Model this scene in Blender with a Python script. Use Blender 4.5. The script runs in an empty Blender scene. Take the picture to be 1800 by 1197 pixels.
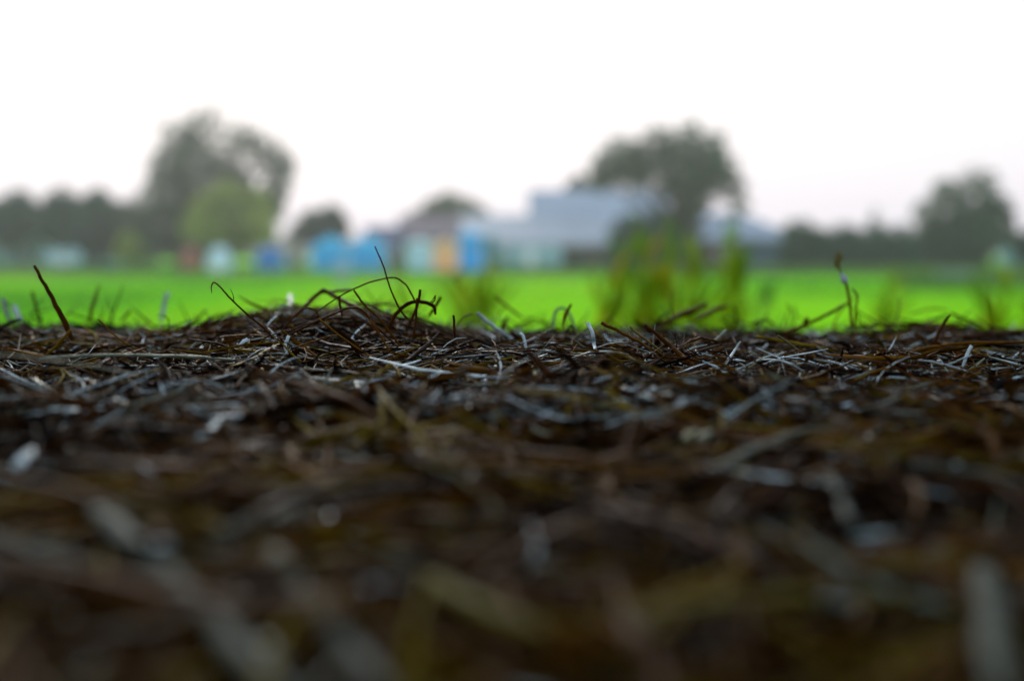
import bpy, math, random
import numpy as np
from mathutils import Vector

random.seed(7)
rng = np.random.default_rng(11)
sc = bpy.context.scene
C = sc.collection

# ------------------------------------------------------------------ camera
FPX = 2500.0                 # focal length in pixels of the 1800 wide photograph
HZ = 440.0                   # row of the horizon
CAMZ = 1.45
TH = math.atan((598.5 - HZ) / FPX)
cam_d = bpy.data.cameras.new('camera')
cam = bpy.data.objects.new('camera', cam_d)
C.objects.link(cam)
cam.location = (0, 0, CAMZ)
cam.rotation_euler = (math.pi / 2 - TH, 0, 0)
cam_d.sensor_width = 36
cam_d.lens = 50
cam_d.clip_start = 0.01
cam_d.clip_end = 3000
cam_d.dof.use_dof = True
cam_d.dof.focus_distance = 0.66
cam_d.dof.aperture_fstop = 4.8
cam_d.dof.aperture_blades = 0
sc.camera = cam

# ------------------------------------------------------------------ sky and sun
SUN_EL, SUN_AZ = math.radians(24), math.radians(-8)      # azimuth from +Y, towards -X
w = bpy.data.worlds.new('World')
sc.world = w
w.use_nodes = True
nt = w.node_tree
nt.nodes.clear()
N = nt.nodes.new
out = N('ShaderNodeOutputWorld')
bg = N('ShaderNodeBackground')
bg.inputs['Strength'].default_value = 0.1
sky = N('ShaderNodeTexSky')
sky.sky_type = 'NISHITA'
sky.sun_disc = False
sky.sun_elevation = SUN_EL
sky.sun_rotation = SUN_AZ
sky.air_density = 1.5
sky.dust_density = 4.0
sky.altitude = 0
tc = N('ShaderNodeTexCoord')
sep = N('ShaderNodeSeparateXYZ')
nt.links.new(tc.outputs['Generated'], sep.inputs[0])
ramp = N('ShaderNodeValToRGB')                              # thin overcast: whiter and brighter overhead
cr = ramp.color_ramp
cr.elements[0].position = 0.0
cr.elements[0].color = (.226, .213, .240, 1)
cr.elements[1].position = 1.0
cr.elements[1].color = (.20, .265, .34, 1)
for p, c in ((.03, (.236, .224, .246, 1)), (.075, (.262, .252, .264, 1)), (.15, (.295, .294, .30, 1)), (.45, (.31, .36, .42, 1))):
    e = cr.elements.new(p)
    e.color = c
nt.links.new(sep.outputs['Z'], ramp.inputs['Fac'])
mul = N('ShaderNodeVectorMath')
mul.operation = 'SCALE'
mul.inputs['Scale'].default_value = 38.0
nt.links.new(ramp.outputs['Color'], mul.inputs[0])
cn = N('ShaderNodeTexNoise')
cn.inputs['Scale'].default_value = 2.2
cn.inputs['Detail'].default_value = 4
cmap = N('ShaderNodeMapRange')
cmap.inputs['To Min'].default_value = .93
cmap.inputs['To Max'].default_value = .98
nt.links.new(tc.outputs['Generated'], cn.inputs['Vector'])
nt.links.new(cn.outputs['Fac'], cmap.inputs['Value'])
mx = N('ShaderNodeMix')
mx.data_type = 'RGBA'
nt.links.new(cmap.outputs[0], mx.inputs['Factor'])
nt.links.new(sky.outputs['Color'], mx.inputs['A'])
side = N('ShaderNodeMapRange')                              # overcast evenness: sky away from the sun against towards it
side.inputs['From Min'].default_value = -.6
side.inputs['From Max'].default_value = .7
side.inputs['To Min'].default_value = 1.0
side.inputs['To Max'].default_value = 1.0
nt.links.new(sep.outputs['Y'], side.inputs['Value'])
mul2 = N('ShaderNodeVectorMath')
mul2.operation = 'SCALE'
nt.links.new(mul.outputs[0], mul2.inputs[0])
nt.links.new(side.outputs[0], mul2.inputs['Scale'])
nt.links.new(mul2.outputs[0], mx.inputs['B'])
nt.links.new(mx.outputs['Result'], bg.inputs['Color'])
nt.links.new(bg.outputs[0], out.inputs['Surface'])

sl = bpy.data.lights.new('sun', 'SUN')
sl.energy = 2.2
sl.angle = math.radians(10)
sl.color = (1.0, .94, .86)
so = bpy.data.objects.new('sun', sl)
C.objects.link(so)
sd = Vector((math.sin(SUN_AZ) * math.cos(SUN_EL), math.cos(SUN_AZ) * math.cos(SUN_EL), math.sin(SUN_EL)))
so.rotation_euler = sd.to_track_quat('Z', 'Y').to_euler()

sc.view_settings.view_transform = 'Standard'
sc.view_settings.look = 'None'
sc.view_settings.gamma = 1
sc.view_settings.exposure = 0.0
sc.render.engine = 'CYCLES'
cy = sc.cycles
cy.use_denoising = True
cy.max_bounces = 6
cy.diffuse_bounces = 3
cy.glossy_bounces = 3
cy.transmission_bounces = 3
cy.volume_bounces = 1
cy.transparent_max_bounces = 8
cy.sample_clamp_indirect = 6

# ------------------------------------------------------------------ helpers
def at(px, py, d):
    """a picture point of the 1800 px photograph at depth d metres"""
    a, b = (px - 900) / FPX, (598.5 - py) / FPX
    s, c = math.sin(TH), math.cos(TH)
    return Vector((a * d, d * (c + b * s), CAMZ + d * (-s + b * c)))

def gx(px, Y): return (px - 900) / FPX * Y
def gz(py, Y): return CAMZ + (HZ - py) / FPX * Y

class MB:
    def __init__(s):
        s.v, s.f, s.t = [], [], []
        s.smooth = False
    def add(s, vs, fs, tint=.5):
        n = len(s.v)
        s.v += [tuple(p) for p in vs]
        s.f += [tuple(i + n for i in f) for f in fs]
        s.t += [tint] * len(vs)
        return s
    def box(s, x0, x1, y0, y1, z0, z1, b=0.0):
        if b <= 0:
            vs = [(x, y, z) for z in (z0, z1) for y in (y0, y1) for x in (x0, x1)]
            return s.add(vs, [(0, 2, 3, 1), (4, 5, 7, 6), (0, 1, 5, 4), (2, 6, 7, 3), (0, 4, 6, 2), (1, 3, 7, 5)])
        # chamfered in plan, bevelled on top
        def ring(z, i):
            return [(x0 + b + i, y0 + i, z), (x1 - b - i, y0 + i, z), (x1 - i, y0 + b + i, z), (x1 - i, y1 - b - i, z),
                    (x1 - b - i, y1 - i, z), (x0 + b + i, y1 - i, z), (x0 + i, y1 - b - i, z), (x0 + i, y0 + b + i, z)]
        rs = [ring(z0, b * .5), ring(z0 + b * .5, 0), ring(z1 - b, 0), ring(z1, b)]
        vs = [p for r in rs for p in r]
        fs = [(k * 8 + j, k * 8 + (j + 1) % 8, k * 8 + 8 + (j + 1) % 8, k * 8 + 8 + j) for k in range(3) for j in range(8)]
        fs += [tuple(range(24, 32)), tuple(range(7, -1, -1))]
        return s.add(vs, fs)
    def prism(s, poly, y0, y1):
        """polygon in x,z extruded in y"""
        n = len(poly)
        vs = [(x, y0, z) for x, z in poly] + [(x, y1, z) for x, z in poly]
        fs = [tuple(range(n)), tuple(range(2 * n - 1, n - 1, -1))]
        fs += [(i, i + n, (i + 1) % n + n, (i + 1) % n) for i in range(n)]
        return s.add(vs, fs)
    def prismx(s, poly, x0, x1):
        """polygon in y,z extruded in x"""
        n = len(poly)
        vs = [(x0, y, z) for y, z in poly] + [(x1, y, z) for y, z in poly]
        fs = [tuple(range(n - 1, -1, -1)), tuple(range(n, 2 * n))]
        fs += [(i, (i + 1) % n, (i + 1) % n + n, i + n) for i in range(n)]
        return s.add(vs, fs)
    def tube(s, pts, rads, sides=8, flat=1.0, tint=.5, cap=True):
        pts = [Vector(p) for p in pts]
        n = len(pts)
        if not hasattr(rads, '__len__'): rads = [rads] * n
        vs, fs = [], []
        ref = None
        for i in range(n):
            t = (pts[min(i + 1, n - 1)] - pts[max(i - 1, 0)])
            t = t.normalized() if t.length > 1e-9 else Vector((0, 0, 1))
            if ref is None:
                ref = Vector((0, 0, 1)) if abs(t.z) < .8 else Vector((0, 1, 0))
            a = ref - t * ref.dot(t)
            a.normalize()
            ref = a
            b = t.cross(a)
            for k in range(sides):
                an = 2 * math.pi * k / sides
                vs.append(pts[i] + a * (math.cos(an) * rads[i] * flat) + b * (math.sin(an) * rads[i]))
        for i in range(n - 1):
            for k in range(sides):
                k2 = (k + 1) % sides
                fs.append((i * sides + k, i * sides + k2, (i + 1) * sides + k2, (i + 1) * sides + k))
        if cap:
            fs.append(tuple(range(sides - 1, -1, -1)))
            fs.append(tuple((n - 1) * sides + k for k in range(sides)))
        return s.add(vs, fs, tint)
    def build(s, name, mat, parent=None, smooth=None, origin=None):
        me = bpy.data.meshes.new(name)
        off = Vector((0, 0, 0))
        if parent is not None:
            p = parent
            while p is not None:
                off += Vector(p.location)
                p = p.parent
        loc = Vector((0, 0, 0))
        if origin is not None: loc = Vector(origin) - off
        o3 = off + loc
        me.from_pydata([(v[0] - o3.x, v[1] - o3.y, v[2] - o3.z) for v in s.v], [], s.f)
        a = me.attributes.new('tint', 'FLOAT', 'POINT')
        a.data.foreach_set('value', s.t)
        me.materials.append(mat)
        if s.smooth if smooth is None else smooth:
            me.polygons.foreach_set('use_smooth', [True] * len(me.polygons))
        me.update()
        o = bpy.data.objects.new(name, me)
        C.objects.link(o)
        o.location = loc
        if parent is not None: o.parent = parent
        return o

def tag(o, label=None, cat=None, group=None, kind=None):
    if label: o['label'] = label
    if cat: o['category'] = cat
    if group: o['group'] = group
    if kind: o['kind'] = kind
    return o

def thing(name, loc, label, cat, group=None):
    o = bpy.data.objects.new(name, None)
    o.empty_display_size = .2
    o.location = loc
    C.objects.link(o)
    return tag(o, label, cat, group)

def material(name, base, rough=.6, spec=.5, var=.0, scale=5., bump=0., stretch=(1, 1, 1), c2=None, trans=0., metal=0., tint=None, detail=4, gloss=None):
    """principled surface; noise mixes base with c2, or the tint attribute drives a ramp"""
    m = bpy.data.materials.new(name)
    m.use_nodes = True
    t = m.node_tree
    b = t.nodes['Principled BSDF']
    b.inputs['Roughness'].default_value = rough
    b.inputs['Specular IOR Level'].default_value = spec
    b.inputs['Metallic'].default_value = metal
    co = t.nodes.new('ShaderNodeTexCoord')
    mp = t.nodes.new('ShaderNodeMapping')
    mp.inputs['Scale'].default_value = stretch
    t.links.new(co.outputs['Object'], mp.inputs['Vector'])
    no = t.nodes.new('ShaderNodeTexNoise')
    no.inputs['Scale'].default_value = scale
    no.inputs['Detail'].default_value = detail
    t.links.new(mp.outputs[0], no.inputs['Vector'])
    col = None
    if tint:
        at_ = t.nodes.new('ShaderNodeAttribute')
        at_.attribute_name = 'tint'
        rp = t.nodes.new('ShaderNodeValToRGB')
        e = rp.color_ramp.elements
        e[0].position, e[0].color = tint[0][0], (*tint[0][1], 1)
        e[1].position, e[1].color = tint[-1][0], (*tint[-1][1], 1)
        for p, c in tint[1:-1]:
            q = e.new(p)
            q.color = (*c, 1)
        if gloss:
            gm = t.nodes.new('ShaderNodeMapRange')
            gm.inputs['From Min'].default_value = .8
            gm.inputs['To Min'].default_value = gloss[0]
            gm.inputs['To Max'].default_value = gloss[1]
            t.links.new(at_.outputs['Fac'], gm.inputs['Value'])
            t.links.new(gm.outputs[0], b.inputs['Specular IOR Level'])
        t.links.new(at_.outputs['Fac'], rp.inputs['Fac'])
        hs = t.nodes.new('ShaderNodeMix')
        hs.data_type = 'RGBA'
        hs.blend_type = 'MULTIPLY'
        hs.inputs['Factor'].default_value = 1
        r2 = t.nodes.new('ShaderNodeMapRange')
        r2.inputs['From Min'].default_value = .3
        r2.inputs['From Max'].default_value = .7
        r2.inputs['To Min'].default_value = 1 - var
        r2.inputs['To Max'].default_value = 1 + var
        t.links.new(no.outputs['Fac'], r2.inputs['Value'])
        t.links.new(rp.outputs['Color'], hs.inputs['A'])
        t.links.new(r2.outputs[0], hs.inputs['B'])
        col = hs.outputs['Result']
    else:
        c2 = c2 or tuple(x * (1 - var) for x in base)
        rp = t.nodes.new('ShaderNodeValToRGB')
        e = rp.color_ramp.elements
        e[0].position, e[0].color = .35, (*c2, 1)
        e[1].position, e[1].color = .65, (*base, 1)
        t.links.new(no.outputs['Fac'], rp.inputs['Fac'])
        col = rp.outputs['Color']
    t.links.new(col, b.inputs['Base Color'])
    if bump:
        bu = t.nodes.new('ShaderNodeBump')
        bu.inputs['Strength'].default_value = bump
        bu.inputs['Distance'].default_value = .02
        t.links.new(no.outputs['Fac'], bu.inputs['Height'])
        t.links.new(bu.outputs[0], b.inputs['Normal'])
    if trans:
        tr = t.nodes.new('ShaderNodeBsdfTranslucent')
        t.links.new(col, tr.inputs['Color'])
        ms = t.nodes.new('ShaderNodeMixShader')
        ms.inputs['Fac'].default_value = trans
        t.links.new(b.outputs[0], ms.inputs[1])
        t.links.new(tr.outputs[0], ms.inputs[2])
        t.links.new(ms.outputs[0], t.nodes['Material Output'].inputs['Surface'])
    return m

STRAW = [(0, (.001, .0005, .0002)), (.22, (.0045, .0015, .0002)), (.45, (.034, .010, .0002)), (.60, (.072, .031, .0004)),
         (.76, (.095, .067, .0015)), (.88, (.085, .11, .085)), (1, (.42, .52, .57))]  # pale bluish end: sky glints on the straw put into its colour
M = {
    'straw': material('straw', (.1, .1, .1), rough=.55, spec=.1, var=.45, scale=120, bump=.25, tint=STRAW, gloss=(.018, .3), trans=.12),
    'old': material('dimmed_straw', (.045, .052, .042), c2=(.022, .025, .017), rough=.7, spec=.05, scale=40, stretch=(1, 1, 1)),  # near stalks only: straw darkened, the foreground shade put into its colour
    'dim_olive': material('olive_straw', (.07, .058, .006), c2=(.03, .023, .003), rough=.7, spec=.03, scale=40),  # olive counterpart, dimmed for the same shaded foreground
    'chaff': material('chaff', (.1, .1, .1), rough=.42, spec=.4, var=.3, scale=150, tint=STRAW, trans=.2),
    'bale': material('bale', (.010, .005, .003), c2=(.002, .0015, .001), rough=.9, spec=0, scale=60, bump=1, stretch=(.3, 1, 2)),
    'twine': material('twine', (.05, .12, .25), rough=.6, var=.4, scale=200),
    'field': material('field', (.19, .54, .001), c2=(.06, .25, .003), rough=.9, spec=.0, scale=.045, stretch=(.6, 1, 1), detail=8),
    'grass': material('grass', (.1, .1, .1), rough=.8, spec=.03, trans=.35, tint=[(0, (.05, .20, .003)), (.5, (.15, .50, .002)), (1, (.30, .54, .006))]),
    'margin': material('margin', (.1, .1, .1), rough=.7, spec=.15, trans=.3, tint=[(0, (.03, .09, .02)), (.5, (.06, .17, .02)), (1, (.16, .22, .05))]),
    'weed': material('weed', (.1, .1, .1), rough=.6, spec=.02, trans=.6, tint=[(0, (.08, .19, .001)), (.6, (.20, .28, .001)), (1, (.42, .24, .002))]),
    'leaf': material('leaf', (.1, .1, .1), rough=.6, spec=.2, trans=.25, var=.3, scale=.5, tint=[(0, (.016, .042, .022)), (.5, (.036, .080, .036)), (1, (.075, .135, .055))]),
    'willow': material('willow', (.1, .1, .1), rough=.6, spec=.2, trans=.3, var=.2, scale=.6, tint=[(0, (.09, .13, .025)), (.5, (.26, .34, .05)), (1, (.40, .44, .08))]),
    'dleaf': material('dark_leaf', (.1, .1, .1), rough=.6, spec=.1, trans=.2, var=.3, scale=.5, tint=[(0, (.004, .030, .02)), (.5, (.010, .062, .038)), (1, (.026, .10, .045))]),
    'bark': material('bark', (.06, .05, .04), c2=(.03, .025, .02), rough=.9, spec=.1, scale=6, bump=.6, stretch=(3, 3, .6)),
    'roof': material('metal_roof', (.19, .235, .29), c2=(.155, .195, .245), rough=.6, spec=.1, scale=.6, stretch=(2, .3, .3)),
    'roof_pale': material('pale_roof', (.24, .29, .35), c2=(.20, .245, .30), rough=.6, spec=.1, scale=.6, stretch=(2, .3, .3)),
    'tile': material('brown_tile', (.17, .13, .14), c2=(.13, .10, .11), rough=.8, spec=.2, scale=3, stretch=(1, 1, 4)),
    'navy': material('navy_roof', (.06, .08, .15), c2=(.045, .06, .11), rough=.6, spec=.3, scale=3),
    'brick': material('dark_brick', (.075, .028, .028), c2=(.04, .018, .02), rough=.85, spec=.2, scale=4, stretch=(1, 1, 3)),
    'grey_wall': material('grey_wall', (.12, .14, .16), c2=(.08, .10, .11), rough=.8, spec=.2, scale=2),
    'blue_wall': material('blue_panel', (.045, .10, .18), c2=(.03, .07, .13), rough=.6, spec=.3, scale=2),
    'teal': material('teal_sheet', (.13, .32, .36), c2=(.09, .24, .28), rough=.7, spec=.3, scale=1.5, stretch=(3, 1, .4)),
    'door': material('dark_door', (.03, .035, .04), var=.3, rough=.6, scale=4),
    'glass': material('window_glass', (.02, .03, .035), rough=.08, spec=.8, var=.2),
    'white': material('white_paint', (.75, .78, .8), rough=.5, var=.06, scale=4),
    'pale': material('pale_cloth', (.62, .84, .95), rough=.7, var=.12, scale=3, trans=.5),
    'sky_cloth': material('bright_blue_cloth', (.03, .58, .95), c2=(.03, .50, .90), rough=.6, spec=.2, scale=2, trans=.5),
    'deep': material('deep_blue_cloth', (.01, .27, .66), c2=(.01, .22, .56), rough=.6, spec=.2, scale=2, trans=.5),
    'aqua': material('aqua_cloth', (.02, .34, .42), c2=(.02, .28, .36), rough=.6, spec=.2, scale=2, trans=.5),
    'salmon': material('salmon_cloth', (.45, .16, .10), var=.15, rough=.7, scale=3, trans=.5),
    'peach': material('peach_cloth', (.95, .66, .40), c2=(.92, .60, .34), rough=.7, scale=2, trans=.5),
    'caravan': material('pale_teal_paint', (.22, .42, .50), c2=(.18, .36, .43), rough=.4, scale=2),
    'metal': material('grey_metal', (.35, .37, .38), var=.2, rough=.45, metal=.6, scale=9),
    'trough': material('pale_green_metal', (.22, .34, .34), var=.2, rough=.5, scale=5),
    'rubber': material('rubber', (.02, .02, .02), rough=.8),
}

# ------------------------------------------------------------------ ground
g = MB()
nx, ny = 60, 60
xs = np.linspace(-300, 300, nx + 1)
ys = np.concatenate([np.linspace(-60, 140, 41), np.linspace(150, 320, ny - 40)])
for y in ys:
    for x in xs:
        g.v.append((x, y, 0.0 + .06 * math.sin(x * .13) * math.cos(y * .17) * (1 if y > 15 else 0)))
g.t = [.5] * len(g.v)
for j in range(len(ys) - 1):
    for i in range(nx):
        a = j * (nx + 1) + i
        g.f.append((a, a + 1, a + nx + 2, a + nx + 1))
tag(g.build('ground', M['field'], smooth=True), kind='structure')

def vnoise(x, y, s, seed):
    """smooth value noise, vectorised"""
    x, y = np.asarray(x) * s + 31.7 * seed, np.asarray(y) * s + 17.3 * seed
    xi, yi = np.floor(x), np.floor(y)
    xf, yf = x - xi, y - yi
    def h(a, b):
        q = np.sin(a * 127.1 + b * 311.7 + seed * 74.7) * 43758.5453
        return q - np.floor(q)
    u, v = xf * xf * (3 - 2 * xf), yf * yf * (3 - 2 * yf)
    return (h(xi, yi) * (1 - u) + h(xi + 1, yi) * u) * (1 - v) + (h(xi, yi + 1) * (1 - u) + h(xi + 1, yi + 1) * u) * v - .5

def blades(name, n, fx, fy, h, wd, mat, label, cat, tw=(0, 1)):
    """many small bent blades as one mesh; fx/fy draw positions"""
    y = fy(n)
    x = fx(n, y)
    hh = h * rng.uniform(.5, 1.3, n) * (1 if np.isscalar(wd) else 1)
    an = rng.uniform(0, math.pi, n)
    ww = wd * rng.uniform(.6, 1.4, n)
    lean = rng.normal(0, .35, (n, 2)) * hh[:, None]
    V = np.zeros((n, 5, 3))
    dx, dy = np.cos(an) * ww / 2, np.sin(an) * ww / 2
    for k, (f, wv) in enumerate(((0, 1), (0, -1), (.6, .7), (.6, -.7), (1, 0))):
        V[:, k, 0] = x + dx * wv + lean[:, 0] * f * f
        V[:, k, 1] = y + dy * wv + lean[:, 1] * f * f
        V[:, k, 2] = hh * f - (.03 if f == 0 else 0)
    idx = np.arange(n)[:, None] * 5
    q = (idx + np.array([[0, 1, 3, 2]]))
    t3 = (idx + np.array([[2, 3, 4]]))
    me = bpy.data.meshes.new(name)
    me.vertices.add(n * 5)
    me.vertices.foreach_set('co', V.reshape(-1))
    loops = np.concatenate([q.reshape(-1), t3.reshape(-1)])
    me.loops.add(len(loops))
    me.loops.foreach_set('vertex_index', loops)
    me.polygons.add(2 * n)
    me.polygons.foreach_set('loop_start', np.concatenate([np.arange(n) * 4, n * 4 + np.arange(n) * 3]))
    a = me.attributes.new('tint', 'FLOAT', 'POINT')
    pt = np.clip(.45 + 1.8 * vnoise(x, y * .35, .12, 8) + .9 * vnoise(x, y * .6, .4, 9), 0, 1)      # patches of paler and darker growth
    a.data.foreach_set('value', np.repeat(tw[0] + (tw[1] - tw[0]) * np.clip(pt + rng.normal(0, .12, n), 0, 1), 5))
    me.materials.append(mat)
    me.update(calc_edges=True)
    o = bpy.data.objects.new(name, me)
    C.objects.link(o)
    return tag(o, label, cat, kind='stuff')

blades('meadow_grass', 60000, lambda n, y: rng.uniform(-.5, .5, n) * (y + 6), lambda n: 3 + 95 * rng.uniform(0, 1, n) ** 1.5,
       .13, .05, M['grass'], 'short bright green grass of the mown field behind the bale', 'grass')
blades('rough_grass', 42000, lambda n, y: rng.uniform(-.5, .5, n) * y, lambda n: 70 + 54 * rng.uniform(0, 1, n) ** .6,
       .22, .14, M['margin'], 'taller dull green grass along the far edge of the field', 'rough grass')
blades('tall_grass', 9000, lambda n, y: y * rng.uniform(.27, .5, n), lambda n: rng.uniform(52, 88, n),
       .5, .10, M['margin'], 'taller olive grass at the right side of the field', 'rough grass', tw=(.2, 1))

# ------------------------------------------------------------------ trees
def leaves(blobs, n, size, top_thin=0., zr=None):
    """leaf sprays in the shells of the crown's lobes; returns MB"""
    m = MB()
    vol = np.array([b[3] ** 2.2 for b in blobs])
    cnt = (vol / vol.sum() * n).astype(int)
    vs, fs, ts = [], [], []
    z0, z1 = zr or (min(b[2] - b[3] for b in blobs), max(b[2] + b[3] for b in blobs))
    for b, c in zip(blobs, cnt):
        d = rng.normal(0, 1, (c, 3))
        d /= np.linalg.norm(d, axis=1)[:, None] + 1e-9
        # sub-clumps so the edge is uneven
        K = max(8, int(10 + b[3] * 4))
        cd = rng.normal(0, 1, (K, 3))
        cd /= np.linalg.norm(cd, axis=1)[:, None]
        near = (d @ cd.T).max(axis=1)
        r = b[3] * (rng.uniform(.25, 1, c) ** .5) * (.78 + .30 * np.clip((near - .6) / .4, 0, 1))
        p = np.array(b[:3]) + d * r[:, None]
        f = (p[:, 2] - z0) / (z1 - z0)
        keep = rng.uniform(0, 1, c) > top_thin * np.clip(f, 0, 1) ** 1.2  # veiling glare put into the crown's shape: fewer leaves towards the top
        p = p[keep]
        p = p[p[:, 2] > .1]
        k = len(p)
        u = rng.normal(0, 1, (k, 3))
        u /= np.linalg.norm(u, axis=1)[:, None]
        v = np.cross(u, rng.normal(0, 1, (k, 3)))
        v /= np.linalg.norm(v, axis=1)[:, None] + 1e-9
        s = size * rng.uniform(.5, 1.4, k)[:, None]
        quad = np.stack([p - u * s, p + v * s * .5, p + u * s, p - v * s * .5], 1)
        n0 = len(vs) if False else sum(len(a) for a in vs)
        vs.append(quad.reshape(-1, 3))
        fs.append((n0 + np.arange(k)[:, None] * 4 + np.arange(4)[None]))
        ts.append(np.repeat(np.clip(rng.normal(.5, .22, k) + rng.normal(0, .12), 0, 1), 4))
    m.v = [tuple(x) for x in np.concatenate(vs).tolist()]
    m.f = [tuple(x) for x in np.concatenate(fs).tolist()]
    m.t = np.concatenate(ts).tolist()
    return m

def tree(name, base, blobs_px, Y, label, cat='tree', n=9000, size=.24, mat='leaf', trunk_r=.3, thin=.0, group=None, extra_y=1.):
    """base: px of the trunk; blobs_px: (px, py, r px) lobes of the crown seen in the photo, given real depth round Y"""
    s = Y / FPX
    root = thing(name, (gx(base, Y), Y, 0), label, cat, group)
    blobs = []
    for (px, py, r) in blobs_px:
        R = r * s
        wide = abs(px - base) * s
        blobs.append((gx(px, Y), Y + random.uniform(-1, 1) * max(.3, 2.2 * R * .5) * extra_y, gz(py, Y), R))
        if R > 1.2:      # a second lobe behind or before gives the crown its depth
            blobs.append((gx(px, Y) + random.uniform(-.4, .4) * R, Y + random.choice((-1, 1)) * R * 1.1 * extra_y, gz(py, Y) - R * .15, R * .85))
    t = MB()
    zt = np.mean([b[2] for b in blobs])
    top = (gx(np.mean([b[0] for b in blobs_px]), Y), Y, zt)
    b0 = Vector((gx(base, Y), Y, -.1))
    mid = b0.lerp(Vector(top), .5) + Vector((random.uniform(-.2, .2), 0, 0))
    t.tube([b0, b0.lerp(mid, .12), b0.lerp(mid, .6), mid, Vector(top)], [trunk_r * 1.5, trunk_r, trunk_r * .85, trunk_r * .7, trunk_r * .3], 10)
    for b in blobs:
        st = b0.lerp(mid, random.uniform(.55, 1.0)) if b[2] > mid.z else b0.lerp(mid, random.uniform(.3, .6))
        e = Vector(b[:3])
        m1 = st.lerp(e, .5) + Vector((0, 0, -.08 * (e - st).length))
        t.tube([st, m1, e], [trunk_r * .4, trunk_r * .25, trunk_r * .08], 6)
    t.build('trunk', M['bark'], root, smooth=True)
    leaves(blobs, n, size, thin).build('crown', M[mat], root)
    return root

tree('broadleaf_tree', 345, [(375, 222, 36), (325, 240, 34), (296, 292, 42), (350, 285, 48), (432, 244, 32), (468, 262, 32), (497, 290, 32), (455, 300, 14), (425, 322, 26), (400, 285, 34),
     (492, 330, 28), (385, 322, 34), (300, 350, 55), (250, 385, 38), (345, 395, 60), (420, 350, 30), (265, 420, 45), (480, 365, 26), (320, 425, 40)], 118,
     'tallest tree, broad and ragged with a gap of sky in its crown', n=19000, size=.27, trunk_r=.5, thin=.88)
tree('willow_tree', 405, [(365, 368, 34), (405, 352, 36), (445, 362, 34), (350, 400, 34), (400, 395, 45), (455, 400, 34), (405, 418, 34), (470, 410, 20)], 104,
     'rounded yellow-green willow in front of the tallest tree', n=12000, size=.2, mat='willow', trunk_r=.25, thin=.2)
tree('row_tree', 40, [(40, 362, 30), (14, 378, 30), (62, 388, 28), (35, 405, 34), (-5, 395, 26)], 122, 'dark tree at the far left end of the tree row', n=4500, trunk_r=.22, thin=.3, mat='dleaf', group='tree row at the left edge of the field')
tree('row_tree', 112, [(118, 358, 30), (92, 374, 30), (140, 376, 30), (112, 400, 34), (85, 395, 22)], 120, 'dark rounded tree in the middle of the left tree row', n=4500, trunk_r=.22, thin=.3, mat='dleaf', group='tree row at the left edge of the field')
tree('row_tree', 168, [(174, 358, 28), (152, 378, 28), (200, 376, 30), (172, 410, 34), (150, 430, 26), (190, 430, 26)], 119, 'dark tree of the left row standing beside the tallest tree', n=5500, trunk_r=.25, thin=.2, mat='dleaf', group='tree row at the left edge of the field')
tree('round_tree', 568, [(580, 385, 26), (555, 395, 28), (600, 402, 20), (530, 410, 24), (575, 420, 30)], 124, 'round dark teal tree between the willow and the navy roofed shed', n=5000, mat='dleaf', trunk_r=.25)
tree('far_tree', 785, [(788, 358, 22), (765, 372, 24), (815, 370, 26), (845, 378, 18), (735, 386, 18), (785, 390, 30), (715, 392, 10)], 150, 'grey-green tree rising behind the brown roofed house', n=5000, trunk_r=.3, thin=.3)
tree('spreading_tree', 1208, [(1205, 236, 30), (1150, 250, 34), (1095, 268, 36), (1062, 292, 28), (1245, 256, 36), (1272, 292, 26), (1190, 290, 50), (1120, 300, 38),
     (1235, 315, 34), (1205, 345, 34), (1285, 335, 26), (1300, 362, 18), (1165, 325, 26), (1207, 378, 28), (1210, 408, 28), (1275, 310, 26), (1060, 308, 30), (1110, 285, 40), (1160, 260, 40), (1250, 275, 42), (1206, 436, 28), (1070, 315, 22)], 106,
     'wide dome shaped tree towering over the grey barn roof', n=13500, size=.27, trunk_r=.45, thin=.91)
tree('far_tree', 1018, [(1018, 322, 16), (1040, 330, 16), (1000, 332, 9)], 150, 'small tree top showing above the left end of the barn ridge', n=1500, trunk_r=.2, thin=.2)
tree('shrub', 1120, [(1108, 420, 42), (1148, 414, 42), (1085, 450, 30), (1130, 450, 38), (1170, 445, 30)], 100, 'dark green shrub in front of the barn left of the dome shaped tree', 'shrub', n=9000, size=.16, mat='dleaf', trunk_r=.1)
tree('shrub', 1030, [(1010, 462, 16), (985, 466, 12)], 101, 'small dark shrub at the right end of the pale teal caravan', 'shrub', n=1500, size=.14, mat='dleaf', trunk_r=.06)
tree('oval_tree', 1700, [(1705, 318, 26), (1728, 322, 24), (1652, 336, 26), (1620, 375, 26), (1690, 360, 46), (1742, 365, 30), (1700, 410, 50), (1638, 415, 38), (1758, 415, 24), (1680, 430, 48), (1762, 385, 24), (1650, 440, 40)], 112,
     'large oval tree standing alone near the right edge of the field', n=13000, size=.24, mat='leaf', trunk_r=.4, thin=.75)
for i, (bs, lab) in enumerate([
        ([(1405, 414, 32), (1430, 424, 34), (1395, 445, 28), (1430, 455, 26), (1385, 460, 20)], 'dark shrub touching the right end of the grey shed'),
        ([(1475, 428, 36), (1448, 440, 36), (1505, 436, 36), (1475, 455, 30)], 'dark shrub in the middle of the hedge between shed and oval tree'),
        ([(1540, 428, 36), (1572, 432, 36), (1525, 452, 28), (1590, 450, 28)], 'dark shrub at the foot of the oval tree, left side')]):
    tree('hedge_shrub', bs[1][0], bs, 108, lab, 'shrub', n=4500, size=.17, mat='dleaf', trunk_r=.1, group='hedge right of the shed')
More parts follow.
